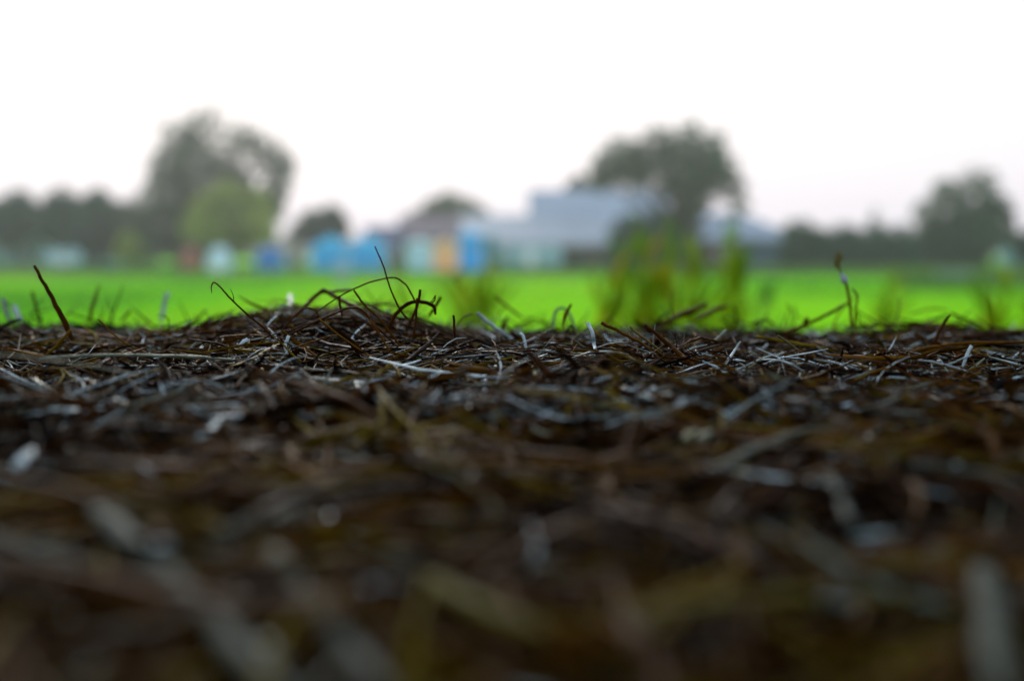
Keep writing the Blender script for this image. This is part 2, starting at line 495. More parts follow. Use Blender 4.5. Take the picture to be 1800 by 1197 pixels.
tree('poplar_tree', 1536, [(1536, 372, 7), (1536, 390, 11), (1537, 410, 14), (1536, 425, 14)], 140, 'thin pale poplar top above the hedge', n=900, size=.2, trunk_r=.12, thin=.75)
tree('green_bush', 228, [(222, 425, 18), (232, 440, 20), (215, 445, 16)], 100, 'mid green bush at the left foot of the tallest tree', 'shrub', n=2500, size=.15, mat='willow', trunk_r=.07)
tree('edge_shrub', 1788, [(1785, 425, 16), (1808, 418, 20), (1800, 445, 18), (1830, 440, 24)], 115, 'dark shrub cut by the right edge of the picture', 'shrub', n=2600, size=.17, mat='dleaf', trunk_r=.08)
# a distant belt of woodland closes the view behind everything
wb = []
for i in range(150):
    x = -150 + i * 2.0 + random.uniform(-1, 1)
    wb.append((x, 260 + random.uniform(-6, 6), 1.2 + random.uniform(0, 1.2), random.uniform(2.2, 3.6)))
tag(leaves(wb, 14000, .7).build('distant_wood', M['dleaf']), 'low dark line of distant woodland behind the farm', 'woodland', kind='stuff')

# ------------------------------------------------------------------ buildings
def gable_roof(m, x0, x1, y0, y1, ze, zr, th=.18, over=.4):
    """ridge along x"""
    ym = (y0 + y1) / 2
    sl = (zr - ze) / (ym - y0)
    a = over
    m.prismx([(y0 - a, ze - a * sl), (ym, zr), (y1 + a, ze - a * sl), (y1 + a, ze - a * sl + th), (ym, zr + th), (y0 - a, ze - a * sl + th)], x0 - .3, x1 + .3)

def wall_block(m, x0, x1, y0, y1, ze, zr):
    ym = (y0 + y1) / 2
    m.prismx([(y0, -.1), (y1, -.1), (y1, ze), (ym, zr - .02), (y0, ze)], x0, x1)

def window(root, x0, x1, y, z0, z1):
    f = MB()
    t = .07
    f.box(x0 - t, x1 + t, y - .06, y + .02, z0 - t, z0)
    f.box(x0 - t, x1 + t, y - .06, y + .02, z1, z1 + t)
    f.box(x0 - t, x0, y - .057, y + .02, z0, z1)
    f.box(x1, x1 + t, y - .057, y + .02, z0, z1)
    f.box((x0 + x1) / 2 - .03, (x0 + x1) / 2 + .03, y - .054, y + .02, z0, z1)
    fo = f.build('window', M['white'], root)
    p = MB().box(x0, x1, y - .03, y + .01, z0, z1)
    p.build('pane', M['glass'], fo)

def door(root, x0, x1, y, z1, mat, planks=True):
    d = MB()
    n = max(2, int((x1 - x0) / .5))
    for i in range(n):
        a = x0 + (x1 - x0) * i / n
        b = x0 + (x1 - x0) * (i + 1) / n
        d.box(a + .01, b - .01, y - .08, y + .02, .02, z1)
    do = d.build('door', M[mat], root)
    h = MB().tube([((x0 + x1) / 2 + .1, y - .12, 1.0), ((x0 + x1) / 2 + .1, y - .12, 1.25)], .02, 6)
    h.build('handle', M['metal'], do)
    return do

# big barn : tall middle hall with a lower roof in front and to the left
Y = 124
b = thing('farm_barn', (gx(1020, Y), Y, 0), 'long barn with stepped blue-grey metal roof and dark red-brown walls', 'barn')
xA, xB = gx(937, Y), gx(1179, Y)
ze, zr = gz(380, Y), gz(334, Y)
m = MB(); wall_block(m, xA, xB, Y + 3, Y + 13, ze, zr - .1); m.build('upper_wall', M['grey_wall'], b)
m = MB(); gable_roof(m, xA, xB, Y + 3, Y + 13, ze, zr + .1); m.build('upper_roof', M['roof_pale'], b)
lx0, lx1 = gx(815, Y), gx(1236, Y)
le, lr = gz(427, Y), gz(382, Y)
m = MB().prismx([(Y - 4, -.1), (Y + 4, -.1), (Y + 4, lr), (Y + 3, lr), (Y - 4, le)], lx0, lx1); m.build('wall', M['brick'], b)
m = MB().prismx([(Y - 4.6, le - .25), (Y + 3.2, lr + .05), (Y + 3.2, lr + .25), (Y - 4.6, le - .05)], lx0 - .3, lx1 + .3); m.build('lower_roof', M['roof'], b)
m = MB()
for k in range(28):
    x = lx0 + (lx1 - lx0) * k / 27
    m.prismx([(Y - 4.6, le - .05), (Y + 3.15, lr + .252), (Y + 3.15, lr + .31), (Y - 4.6, le + .01)], x - .04, x + .04)
m.build('roof_rib', M['roof'], b)
m = MB().box(lx0 - .3, lx1 + .3, Y - 4.85, Y - 4.62, le - .35, le - .18); m.build('gutter', M['metal'], b)
for p in (880, 905, 1065, 1100):
    window(b, gx(p, Y), gx(p + 16, Y), Y - 4, 1.1, 1.8)
door(b, gx(1000, Y), gx(1040, Y), Y - 4, 2.2, 'door')
door(b, gx(925, Y), gx(975, Y), Y - 4, 2.0, 'blue_wall')
m = MB().box(gx(812, Y), gx(990, Y), Y - 4.12, Y - 4.02, 2.1, le - .4); m.build('cladding', M['grey_wall'], b)

# shed to the right with a hipped roof
Y = 120
b = thing('farm_shed', (gx(1315, Y), Y, 0), 'low shed with hipped grey roof and blue panels right of the barn', 'shed')
x0, x1 = gx(1232, Y), gx(1392, Y)
e, r = gz(420, Y), gz(374, Y)
m = MB().box(x0, x1, Y - 3.5, Y + 5, -.1, e - .02); m.build('wall', M['brick'], b)
m = MB()
rx0, rx1 = gx(1236, Y), gx(1298, Y)
ov = .4
vs = [(x0 - ov, Y - 4, e), (x1 + ov, Y - 4, e), (x1 + ov, Y + 5.4, e), (x0 - ov, Y + 5.4, e), (rx0, Y + .7, r), (rx1, Y + .7, r),
      (x0 - ov, Y - 4, e - .15), (x1 + ov, Y - 4, e - .15), (x1 + ov, Y + 5.4, e - .15), (x0 - ov, Y + 5.4, e - .15)]
m.add(vs, [(0, 1, 5, 4), (1, 2, 5), (2, 3, 4, 5), (3, 0, 4), (6, 9, 8, 7), (0, 6, 7, 1), (1, 7, 8, 2), (2, 8, 9, 3), (3, 9, 6, 0)])
m.build('roof', M['roof_pale'], b)
for i in range(3):
    q = x0 + (x1 - x0) * (.38 + i * .2)
    MB().box(q, q + (x1 - x0) * .18, Y - 3.62, Y - 3.48, .1, 2.2).build('side_panel', M['blue_wall'], b)
window(b, gx(1250, Y), gx(1268, Y), Y - 3.5, 1.0, 1.8)
door(b, gx(1272, Y), gx(1288, Y), Y - 3.5, 2.0, 'door')

# house with the brown roof
Y = 128
b = thing('farm_house', (gx(770, Y), Y, 0), 'small house with brown-mauve tiled gable roof left of the barn', 'house')
x0, x1 = gx(708, Y), gx(832, Y)
e, r = gz(420, Y), gz(384, Y)
m = MB(); wall_block(m, x0, x1, Y - 4, Y + 4, e, r - .1); m.build('wall', M['grey_wall'], b)
m = MB(); gable_roof(m, x0, x1, Y - 4, Y + 4, e, r); rf = m.build('roof', M['tile'], b)
m = MB().box(gx(745, Y), gx(745, Y) + .6, Y + .3, Y + .9, r - .3, r + .75, .05); m.build('chimney', M['brick'], rf)
window(b, gx(722, Y), gx(740, Y), Y - 4, 1.0, 1.9)
window(b, gx(786, Y), gx(802, Y), Y - 4, 1.0, 1.9)
door(b, gx(752, Y), gx(770, Y), Y - 4, 2.0, 'door')
Y = 122
b = thing('small_shed', (gx(672, Y), Y, 0), 'small shed with navy roof left of the brown roofed house', 'shed')
x0, x1 = gx(648, Y), gx(704, Y)
m = MB(); wall_block(m, x0, x1, Y - 2, Y + 2, gz(428, Y), gz(404, Y)); m.build('wall', M['grey_wall'], b)
m = MB(); gable_roof(m, x0, x1, Y - 2, Y + 2, gz(428, Y), gz(402, Y)); m.build('roof', M['navy'], b)
door(b, gx(665, Y), gx(680, Y), Y - 2, 1.9, 'door')
window(b, gx(686, Y), gx(697, Y), Y - 2, 1.0, 1.5)
# greenhouse behind the left row of trees
Y = 128
b = thing('long_shed', (gx(90, Y), Y, 0), 'long teal sheeted shed seen between the trunks of the left tree row', 'shed')
x0, x1 = gx(-30, Y), gx(205, Y)
m = MB(); wall_block(m, x0, x1, Y - 3, Y + 3, gz(412, Y), gz(398, Y)); m.build('wall', M['teal'], b)
m = MB(); gable_roof(m, x0, x1, Y - 3, Y + 3, gz(412, Y), gz(396, Y)); m.build('roof', M['teal'], b)
for p in (20, 60, 140): window(b, gx(p, Y), gx(p + 14, Y), Y - 3, .9, 1.7)
door(b, gx(96, Y), gx(122, Y), Y - 3, 2.3, 'pale')
Y = 118
b = thing('garden_shed', (gx(1800, Y), Y, 0), 'pale little shed at the right edge behind the shrub', 'shed')
m = MB(); wall_block(m, gx(1783, Y), gx(1830, Y), Y + 1, Y + 4, gz(432, Y), gz(420, Y)); m.build('wall', M['teal'], b)
m = MB(); gable_roof(m, gx(1783, Y), gx(1830, Y), Y + 1, Y + 4, gz(432, Y), gz(419, Y)); m.build('roof', M['roof'], b)
door(b, gx(1792, Y), gx(1806, Y), Y + 1, 1.7, 'blue_wall')

# ------------------------------------------------------------------ tents and trailers along the far edge of the field
def dome_tent(px, Y, wpx, hpx, mat, label, door_mat='white'):
    s = Y / FPX
    W, H = wpx * s / 2, hpx * s
    r = thing('dome_tent', (gx(px, Y), Y, 0), label, 'tent', 'tents at the far edge of the field')
    m = MB()
    R, K = 9, 24
    vs, fs = [], []
    for i in range(R + 1):
        a = i / R * math.pi / 2
        rad = math.cos(a) ** .7 if i < R else 0
        for k in range(K):
            t = 2 * math.pi * k / K
            sag = 1 - .05 * (1 - abs(math.cos(2 * t)))
            vs.append((gx(px, Y) + math.cos(t) * W * rad * sag, Y + math.sin(t) * W * .9 * rad * sag, H * math.sin(a) ** .9))
    for i in range(R):
        for k in range(K):
            fs.append((i * K + k, i * K + (k + 1) % K, (i + 1) * K + (k + 1) % K, (i + 1) * K + k))
    m.add(vs, fs).build('flysheet', M[mat], r, smooth=True)
    for sgn in (-1, 1):
        pts = []
        for i in range(13):
            a = -math.pi / 2 + math.pi * i / 12
            q = math.sin(a)
            pts.append((gx(px, Y) + q * W * .74, Y + sgn * q * W * .66, H * math.cos(a) ** .75 * 1.02 + .01 if abs(a) < 1.56 else .0))
        MB().tube(pts, .015, 6).build('pole', M['metal'], r)
    d = MB()
    y = Y - W * .9
    d.add([(gx(px, Y) - W * .32, y + .02, .03), (gx(px, Y) + W * .32, y + .02, .03), (gx(px, Y) + W * .22, y + W * .2, H * .72), (gx(px, Y) - W * .22, y + W * .2, H * .72),
           (gx(px, Y) - W * .32, y - .03, .03), (gx(px, Y) + W * .32, y - .03, .03), (gx(px, Y) + W * .22, y + W * .15, H * .72), (gx(px, Y) - W * .22, y + W * .15, H * .72)],
          [(4, 5, 6, 7), (0, 3, 2, 1), (0, 1, 5, 4), (1, 2, 6, 5), (2, 3, 7, 6), (3, 0, 4, 7)])
    d.build('door_flap', M[door_mat], r)
    return r

dome_tent(336, 94, 40, 44, 'salmon', 'small salmon pink tent under the left side of the willow', 'salmon')
dome_tent(387, 93, 47, 45, 'pale', 'white and pale blue tent beside the salmon pink tent', 'white')
dome_tent(475, 94, 58, 44, 'deep', 'deep blue dome tent between the pale tent and the blue marquee', 'deep')
dome_tent(521, 116, 30, 22, 'navy', 'low navy tent close to the left end of the blue marquee', 'navy')

def marquee(x0p, x1p, Y, eave, ridge, mat, label, wall_to=.15, bays=2, side='aqua', depth=3., name='marquee', cat='marquee'):
    x0, x1 = gx(x0p, Y), gx(x1p, Y)
    r = thing(name, ((x0 + x1) / 2, Y, 0), label, cat)
    e, t = gz(eave, Y), gz(ridge, Y)
    m = MB()
    for k in range(bays):
        a, b_ = x0 + (x1 - x0) * k / bays, x0 + (x1 - x0) * (k + 1) / bays
        xm, ym = (a + b_) / 2, Y + depth / 2
        vs = [(a, Y, e), (b_, Y, e), (b_, Y + depth, e), (a, Y + depth, e), (xm, ym, t), (a, Y, e - .25), (b_, Y, e - .25), (b_, Y + depth, e - .25), (a, Y + depth, e - .25)]
        m.add(vs, [(0, 1, 4), (1, 2, 4), (2, 3, 4), (3, 0, 4), (0, 5, 6, 1), (1, 6, 7, 2), (2, 7, 8, 3), (3, 8, 5, 0)])
    m.build('canopy', M[mat], r)
    for k in range(bays + 1):
        x = x0 + (x1 - x0) * k / bays
        for y in (Y + .05, Y + depth - .05):
            MB().tube([(x, y, 0), (x, y, e - .02)], .03, 8).build('pole', M['white'], r)
    for k in range(bays):
        a, b_ = x0 + (x1 - x0) * k / bays + .05, x0 + (x1 - x0) * (k + 1) / bays - .05
        m = MB()
        nn = 12
        for i in range(nn):
            xa, xb = a + (b_ - a) * i / nn, a + (b_ - a) * (i + 1) / nn
            ya, yb = Y + .08 + .05 * (i % 2), Y + .08 + .05 * ((i + 1) % 2)
            m.add([(xa, ya, wall_to), (xb, yb, wall_to), (xb, yb, e - .2), (xa, ya, e - .2), (xa, ya + .01, wall_to), (xb, yb + .01, wall_to), (xb, yb + .01, e - .2), (xa, ya + .01, e - .2)],
                  [(0, 1, 2, 3), (7, 6, 5, 4), (0, 4, 5, 1), (3, 2, 6, 7)])
        m.build('side_curtain', M[mat if k % 2 == 0 else side], r)
    return r

marquee(546, 676, 98, 434, 414, 'sky_cloth', 'long bright blue marquee with two bays left of the farm', bays=2, side='sky_cloth')
marquee(714, 761, 96, 428, 421, 'pale', 'pale blue canvas booth left of the peach tent', bays=1, side='pale', depth=2, name='booth', cat='booth')
marquee(760, 805, 93, 432, 420, 'peach', 'tall peach coloured tent between pale and bright blue booths', bays=1, side='peach', depth=1.8, name='upright_tent', cat='tent', wall_to=.04)
marquee(806, 848, 95, 414, 405, 'sky_cloth', 'tall bright blue booth right of the peach tent', bays=1, side='sky_cloth', depth=2, name='booth', cat='booth', wall_to=.04)
marquee(850, 874, 96, 418, 410, 'aqua', 'narrow dark aqua booth at the right end of the booths', bays=1, side='aqua', depth=2, name='booth', cat='booth', wall_to=.1)

def caravan(x0p, x1p, Y, toppy, mat, label):
    x0, x1, zt = gx(x0p, Y), gx(x1p, Y), gz(toppy, Y)
    r = thing('caravan', ((x0 + x1) / 2, Y, 0), label, 'caravan')
    c = .35
    MB().prism([(x0 + c, .45), (x1 - .2, .45), (x1, .9), (x1 - .15, zt - c), (x1 - c, zt), (x0 + c, zt), (x0 + .1, zt - c), (x0, .9)], Y, Y + 2.1).build('body', M[mat], r)
    n = 3
    for i in range(n):
        a = x0 + .5 + (x1 - x0 - 1) * i / n
        if i == 1:
            d = MB().box(a + .2, a + .85, Y - .03, Y + .02, .5, zt - .25).build('door', M['white'], r)
            MB().box(a + .75, a + .81, Y - .06, Y - .03, 1.1, 1.25).build('handle', M['metal'], d)
        else:
            f = MB().box(a, a + .9, Y - .03, Y + .02, 1.15, zt - .4).build('window', M['white'], r)
            MB().box(a + .05, a + .85, Y - .045, Y - .028, 1.2, zt - .45).build('pane', M['glass'], f)
    for y in (Y + .15, Y + 1.95):
        xm = (x0 + x1) / 2
        wv = []
        wb = MB()
        for k in range(2):
            pass
        ring = [(xm + math.cos(t) * .32, math.sin(t) * .32 + .32) for t in np.linspace(0, 2 * math.pi, 20, endpoint=False)]
        wo = wb.prism(ring, y - .1, y + .1).build('wheel', M['rubber'], r)
        ring = [(xm + math.cos(t) * .18, math.sin(t) * .18 + .32) for t in np.linspace(0, 2 * math.pi, 16, endpoint=False)]
        MB().prism(ring, y - .11, y + .11).build('rim', M['metal'], wo)
    MB().tube([(x0 + .3, Y + 1, .48), (x0 - 1.0, Y + 1, .5), (x0 - 1.0, Y + 1, .05)], .04, 8).build('drawbar', M['metal'], r)
    return r
caravan(876, 990, 98, 432, 'caravan', 'long pale teal caravan parked in front of the barn')
caravan(82, 132, 108, 440, 'pale', 'small pale caravan parked under the left tree row')

# trough, barrel
Y = 58
r = thing('water_trough', (gx(1680, Y), Y, 0), 'pale green-grey water trough on the grass below the oval tree', 'trough')
x0, x1 = gx(1650, Y), gx(1712, Y)
m = MB()
o_, i_ = .0, .06
zt_, zb_ = .62, .22
V_ = lambda x0, x1, y0, y1, z: [(x0, y0, z), (x1, y0, z), (x1, y1, z), (x0, y1, z)]
vs = V_(x0 + .1, x1 - .1, Y + .08, Y + .52, zb_) + V_(x0, x1, Y, Y + .6, zt_) + V_(x0 + i_, x1 - i_, Y + i_, Y + .6 - i_, zt_) + V_(x0 + .15, x1 - .15, Y + .13, Y + .47, zb_ + .04)
fs = [(3, 2, 1, 0), (12, 13, 14, 15)] + [(a + i, a + (i + 1) % 4, a + 4 + (i + 1) % 4, a + 4 + i) for a in (0, 4, 8) for i in range(4)]
m.add(vs, fs).build('basin', M['trough'], r)
for x in (x0 + .2, x1 - .2):
    for y in (Y + .12, Y + .48):
        MB().box(x - .03, x + .03, y - .03, y + .03, 0, zb_ + .02).build('leg', M['metal'], r)
MB().box(x0 + .08, x1 - .08, Y + .08, Y + .52, .5, .53).build('water', M['glass'], r)
Y = 60
r = thing('barrel', (gx(602, Y), Y, 0), 'pale grey barrel standing on the field below the blue marquee', 'barrel')
m = MB()
pr = [(.0, .24), (.05, .26), (.3, .28), (.32, .295), (.34, .28), (.6, .28), (.62, .295), (.64, .28), (.86, .26), (.9, .24)]
m.tube([(gx(602, Y), Y, z) for z, _ in pr], [q for _, q in pr], 20).build('drum', M['trough'], r, smooth=True)
MB().tube([(gx(602, Y), Y, .9), (gx(602, Y), Y, .93)], [.2, .19], 20).build('lid', M['white'], r)

# ------------------------------------------------------------------ tall weeds just behind the bale
def weed(px, Y, tips, label, n=26, wide=.007, cat='weed', name='weed', mat='weed', red=0.2):
    """long leaves fanning from one foot to around the tips (px, py)"""
    r = thing(name, (gx(px, Y), Y, 0), label, cat, 'weeds growing behind the bale')
    st, lf = MB(), MB()
    for i, (tx, ty) in enumerate(tips):
        b0 = Vector((gx(px, Y) + random.uniform(-.05, .05), Y + random.uniform(-.05, .05), -.02))
        e = Vector((gx(tx, Y), Y + random.uniform(-.12, .12), gz(ty, Y)))
        m1 = b0.lerp(e, .5) + Vector((-(e.x - b0.x) * .25, 0, .06))
        P = []
        for k in range(9):
            t = k / 8
            P.append(b0 * (1 - t) ** 2 + m1 * 2 * t * (1 - t) + e * t * t)
        st.tube(P, [.006 * (1 - .7 * k / 8) for k in range(9)], 6, tint=random.uniform(.5, 1 if random.random() < red * 2 else .7))
        for j in range(n):
            t = random.uniform(.3, 1.0) ** .8
            p = b0 * (1 - t) ** 2 + m1 * 2 * t * (1 - t) + e * t * t
            an = random.uniform(0, 6.28)
            L = random.uniform(.14, .36) * (1.15 - t * .55)
            d = Vector((math.cos(an), math.sin(an), random.uniform(1.6, 5))).normalized()
            side = d.cross(Vector((0, 0, 1))).normalized()
            W_ = wide * random.uniform(.6, 1.5)
            q = [p, p + d * L * .35 + side * W_, p + d * L * .75 + side * W_ * .7 - Vector((0, 0, L * .1)), p + d * L - Vector((0, 0, L * .3)),
                 p + d * L * .75 - side * W_ * .7 - Vector((0, 0, L * .1)), p + d * L * .35 - side * W_]
            lf.add(q, [(0, 1, 2, 3), (0, 3, 4, 5)], random.uniform(0, .65) if random.random() > red * .5 else random.uniform(.7, 1))
    st.build('stem', M[mat], r, smooth=True)
    lf.build('foliage', M[mat], r)
    return r

weed(1085, 4.4, [(1132, 432), (1112, 448), (1095, 465), (1145, 440), (1078, 500), (1060, 510), (1050, 530), (1120, 480), (1150, 480)], 'leaning green weed at the left of the tall clump behind the bale', n=21)
weed(1195, 4.2, [(1200, 425), (1218, 435), (1182, 440), (1160, 450), (1230, 440), (1150, 470), (1170, 465), (1210, 470), (1190, 490), (1235, 490), (1140, 500), (1160, 510), (1215, 510)], 'tallest weed, in the middle of the clump behind the bale', n=21)
weed(1270, 4.3, [(1286, 450), (1296, 465), (1280, 490), (1300, 500), (1255, 505), (1290, 485)], 'olive upright weed at the right of the tall clump behind the bale', n=21)
weed(838, 5.0, [(800, 485), (812, 492), (850, 500), (868, 510), (830, 505)], 'small reddish-green weed right of the peach tent, behind the bale', n=28, red=.4)
weed(1345, 5.6, [(1335, 512), (1352, 515), (1365, 530)], 'pale low weed right of the tall clump', n=16, red=.5, mat='margin')
weed(1560, 5.2, [(1545, 515), (1565, 508), (1580, 520)], 'yellowish low weed between the seed stalk and the right edge', n=18, red=.9)
weed(1775, 4.4, [(1745, 505), (1765, 495), (1790, 500), (1810, 490), (1830, 495)], 'green weed cut by the right edge of the picture', n=30, red=.3)
weed(700, 5.5, [(690, 505), (712, 502)], 'small green weed behind the tangled arch of stems', n=12)

# ------------------------------------------------------------------ the bale
BX0, BX1, BY0, BY1 = -1.25, 1.25, -.16, 1.08
# the rounded near shoulder of the bale: drop below the camera against distance
PROF_Y = [-.2, .0, .10, .17, .21, .25, .315, .380, .450, .54, .66, .80, 1.04, 1.2]
PROF_H = [.30, .16, .088, .068, .066, .0625, .0605, .0575, .0545, .054, .0555, .0565, .061, .067]
def surf(x, y):
    """height of the straw surface"""
    x, y = np.asarray(x, float), np.asarray(y, float)
    z = CAMZ - np.interp(y, PROF_Y, PROF_H) - .008 * np.clip(x, -.1, .5) * np.clip(y, 0, 1) - .002
    z = z + .007 * vnoise(x, y, 7, 1) + .006 * vnoise(x, y, 19, 2) + .005 * vnoise(x, y, 45, 3)
    z = z + .012 * np.exp(-((x + .085) / .05) ** 2 - ((y - .76) / .05) ** 2)         # tangled mound
    z = z + .020 * np.exp(-((x + .125) / .07) ** 4 - ((y - .87) / .05) ** 2)
    z = z + .004 * np.exp(-((y - .47 - .02 * np.sin(x * 9)) / .03) ** 2) * (.5 + .5 * np.sin(x * 11 + 1.0))  # swell in front
    z = z - .05 * np.clip((np.abs(x) - 1.1) / .15, 0, 1) ** 2
    z = z - .02 * np.clip((y - 1.02) / .06, 0, 1) ** 2
    return z

bale = thing('straw_bale', (0, .46, 0), 'big dark brown bale of old straw filling the foreground', 'bale')
m = MB()
nxb, nyb = 220, 130
X = np.linspace(BX0, BX1, nxb + 1)
Yb = np.linspace(BY0, BY1, nyb + 1)
GX, GY = np.meshgrid(X, Yb)
GZ = surf(GX, GY) - .006
m.v = np.stack([GX, GY, GZ], -1).reshape(-1, 3).tolist()
for j in range(nyb):
    for i in range(nxb):
        a = j * (nxb + 1) + i
        m.f.append((a, a + 1, a + nxb + 2, a + nxb + 1))
# skirts down to the ground
rimv = [j * (nxb + 1) for j in range(nyb, -1, -1)] + [i for i in range(1, nxb + 1)] + [j * (nxb + 1) + nxb for j in range(1, nyb + 1)] + [nyb * (nxb + 1) + i for i in range(nxb - 1, 0, -1)]
cur = rimv
for zz, infl in ((1.2, .02), (.9, .03), (.5, .03), (.1, .02), (-.02, .0)):
    new = []
    for q in rimv:
        x, y, z = m.v[q]
        sx = math.copysign(infl, x) if abs(x) > BX1 - .001 else 0
        sy = infl if y > BY1 - .001 else (-infl if y < BY0 + .001 else 0)
        m.v.append([x + sx + random.uniform(-.006, .006), y + sy + random.uniform(-.006, .006), zz])
        new.append(len(m.v) - 1)
    for k in range(len(cur)):
        k2 = (k + 1) % len(cur)
        m.f.append((cur[k], new[k], new[k2], cur[k2]))
    cur = new
m.t = [.5] * len(m.v)
m.build('body', M['bale'], bale, smooth=True)
for x in (-.95, -.55, .62, .98):      # baling twine on the long sides
    z = float(surf(x, BY1)) - .02
    MB().tube([(x, BY1 + .005, z), (x, BY1 + .035, 1.2), (x, BY1 + .045, .9), (x, BY1 + .045, .5), (x, BY1 + .03, .05)], .003, 6).build('twine', M['twine'], bale)

# ---- bulk straw
def bulk(n, K, sampler, length, width, tilt, lift, bend, tintf, sides=4, flat=.45, dirf=None, follow=True, arch=0.):
    x, y = sampler(n)
    L = length(n)
    W_ = width(n) / 2
    an = dirf(n) if dirf else rng.uniform(0, 2 * math.pi, n)
    ti = tilt(n)
    bd = rng.normal(0, bend, n)
    t = np.linspace(-.5, .5, K)[None, :]
    ang = an[:, None] + bd[:, None] * t * 2
    seg = L[:, None] / (K - 1)
    cx = np.cumsum(np.cos(ang) * seg, 1)
    cyy = np.cumsum(np.sin(ang) * seg, 1)
    cx = cx - cx.mean(1, keepdims=True) + x[:, None]
    cyy = cyy - cyy.mean(1, keepdims=True) + y[:, None]
    base = surf(cx, cyy) if follow else surf(x, y)[:, None] + cx * 0
    up = (t + .5) * L[:, None] * np.sin(ti)[:, None]
    bz = rng.normal(0, bend * .25, n)
    z = base + lift(n)[:, None] + up + (bz * L)[:, None] * (t ** 2 * 4 - 1) * .15
    if arch: z = z + (arch * L * rng.uniform(.2, 1, n))[:, None] * (1 - (t * 2) ** 2)
    sc_ = np.cos(ti)[:, None]
    cx = x[:, None] + (cx - x[:, None]) * sc_
    cyy = y[:, None] + (cyy - y[:, None]) * sc_
    P = np.stack([cx, cyy, z], -1)                       # n,K,3
    T = np.gradient(P, axis=1)
    T /= np.linalg.norm(T, axis=2, keepdims=True) + 1e-12
    ref = np.tile(np.array([0, 0, 1.]), (n, 1))
    roll = rng.uniform(0, math.pi, n)
    A = ref[:, None, :] - T * (T @ np.array([0, 0, 1.]))[..., None]
    A /= np.linalg.norm(A, axis=2, keepdims=True) + 1e-9
    B = np.cross(T, A)
    tw = roll[:, None] + rng.normal(0, .8, n)[:, None] * t
    A2 = A * np.cos(tw)[..., None] + B * np.sin(tw)[..., None]
    B2 = -A * np.sin(tw)[..., None] + B * np.cos(tw)[..., None]
    taper = np.interp(t[0], [-.5, -.3, .2, .5], [.8, 1, .95, .35])[None, :]
    rad = W_[:, None] * taper
    V = []
    for k in range(sides):
        a = 2 * math.pi * k / sides
        V.append(P + A2 * (math.cos(a) * rad * flat)[..., None] + B2 * (math.sin(a) * rad)[..., None])
    V = np.stack(V, 2)                                   # n,K,s,3
    idx = np.arange(n * K * sides).reshape(n, K, sides)
    nxt = np.roll(idx, -1, axis=2)
    F = np.stack([idx[:, :-1], nxt[:, :-1], nxt[:, 1:], idx[:, 1:]], -1).reshape(-1, 4)
    caps = np.concatenate([idx[:, 0, ::-1], idx[:, -1]], 0)[:, :4] if sides == 4 else None
    if caps is not None: F = np.concatenate([F, caps], 0)
    tt = tintf(n)
    patch = vnoise(x, y, 11, 5) * .34 + vnoise(x, y, 31, 6) * .22
    tt = np.where(tt < .8, np.clip(tt + patch, 0, .76), tt)
    return V.reshape(-1, 3), F, np.repeat(tt, K * sides)

def join_bulk(name, parts, mat, label, cat):
    off = 0
    vs, fs, ts = [], [], []
    for v, f, t in parts:
        vs.append(v); fs.append(f + off); ts.append(t)
        off += len(v)
    v, f, t = np.concatenate(vs), np.concatenate(fs), np.concatenate(ts)
    me = bpy.data.meshes.new(name)
    me.vertices.add(len(v))
    me.vertices.foreach_set('co', v.reshape(-1))
    me.loops.add(len(f) * 4)
    me.loops.foreach_set('vertex_index', f.reshape(-1).astype(np.int32))
    me.polygons.add(len(f))
    me.polygons.foreach_set('loop_start', (np.arange(len(f)) * 4).astype(np.int32))
    a = me.attributes.new('tint', 'FLOAT', 'POINT')
    a.data.foreach_set('value', t)
    me.materials.append(mat)
    me.update(calc_edges=True)
    o = bpy.data.objects.new(name, me)
    C.objects.link(o)
    return tag(o, label, cat, kind='stuff')

def in_view(n):
    y = .11 + .97 * rng.uniform(0, 1, n) ** .8
    x = rng.uniform(-1, 1, n) * (.39 * y + .06)
    return x, y
def all_over(n):
    return rng.uniform(BX0 + .02, BX1 - .02, n), rng.uniform(BY0 + .03, BY1 - .01, n)
def focus_zone(n):
    y = rng.uniform(.45, 1.07, n)
    return rng.uniform(-1, 1, n) * (.39 * y + .04), y
def far_edge(n):
    return rng.uniform(-.5, .5, n), rng.uniform(.93, 1.08, n)
def mound(n):
    x = rng.normal(-.085, .06, n)
    return x, rng.normal(.75, .045, n)
U = rng.uniform
def t_main(n):       # mostly dark browns, some olive, few pale
    return np.clip(rng.choice([.12, .3, .45, .6, .72, .88], n, p=[.22, .23, .23, .17, .13, .02]) + rng.normal(0, .05, n), 0, 1)
def t_fine(n):
    return np.clip(rng.choice([.1, .3, .5, .68, .93], n, p=[.25, .22, .22, .16, .15]) + rng.normal(0, .04, n), 0, 1)
def t_dark(n): return np.clip(rng.normal(.33, .13, n), 0, .75)
def t_pale(n): return np.clip(rng.normal(.91, .07, n), .6, 1)
def t_mix(n): return np.clip(rng.normal(.45, .2, n), 0, .84)
horiz = lambda n: rng.normal(0, .55, n) + rng.choice([0, math.pi], n)

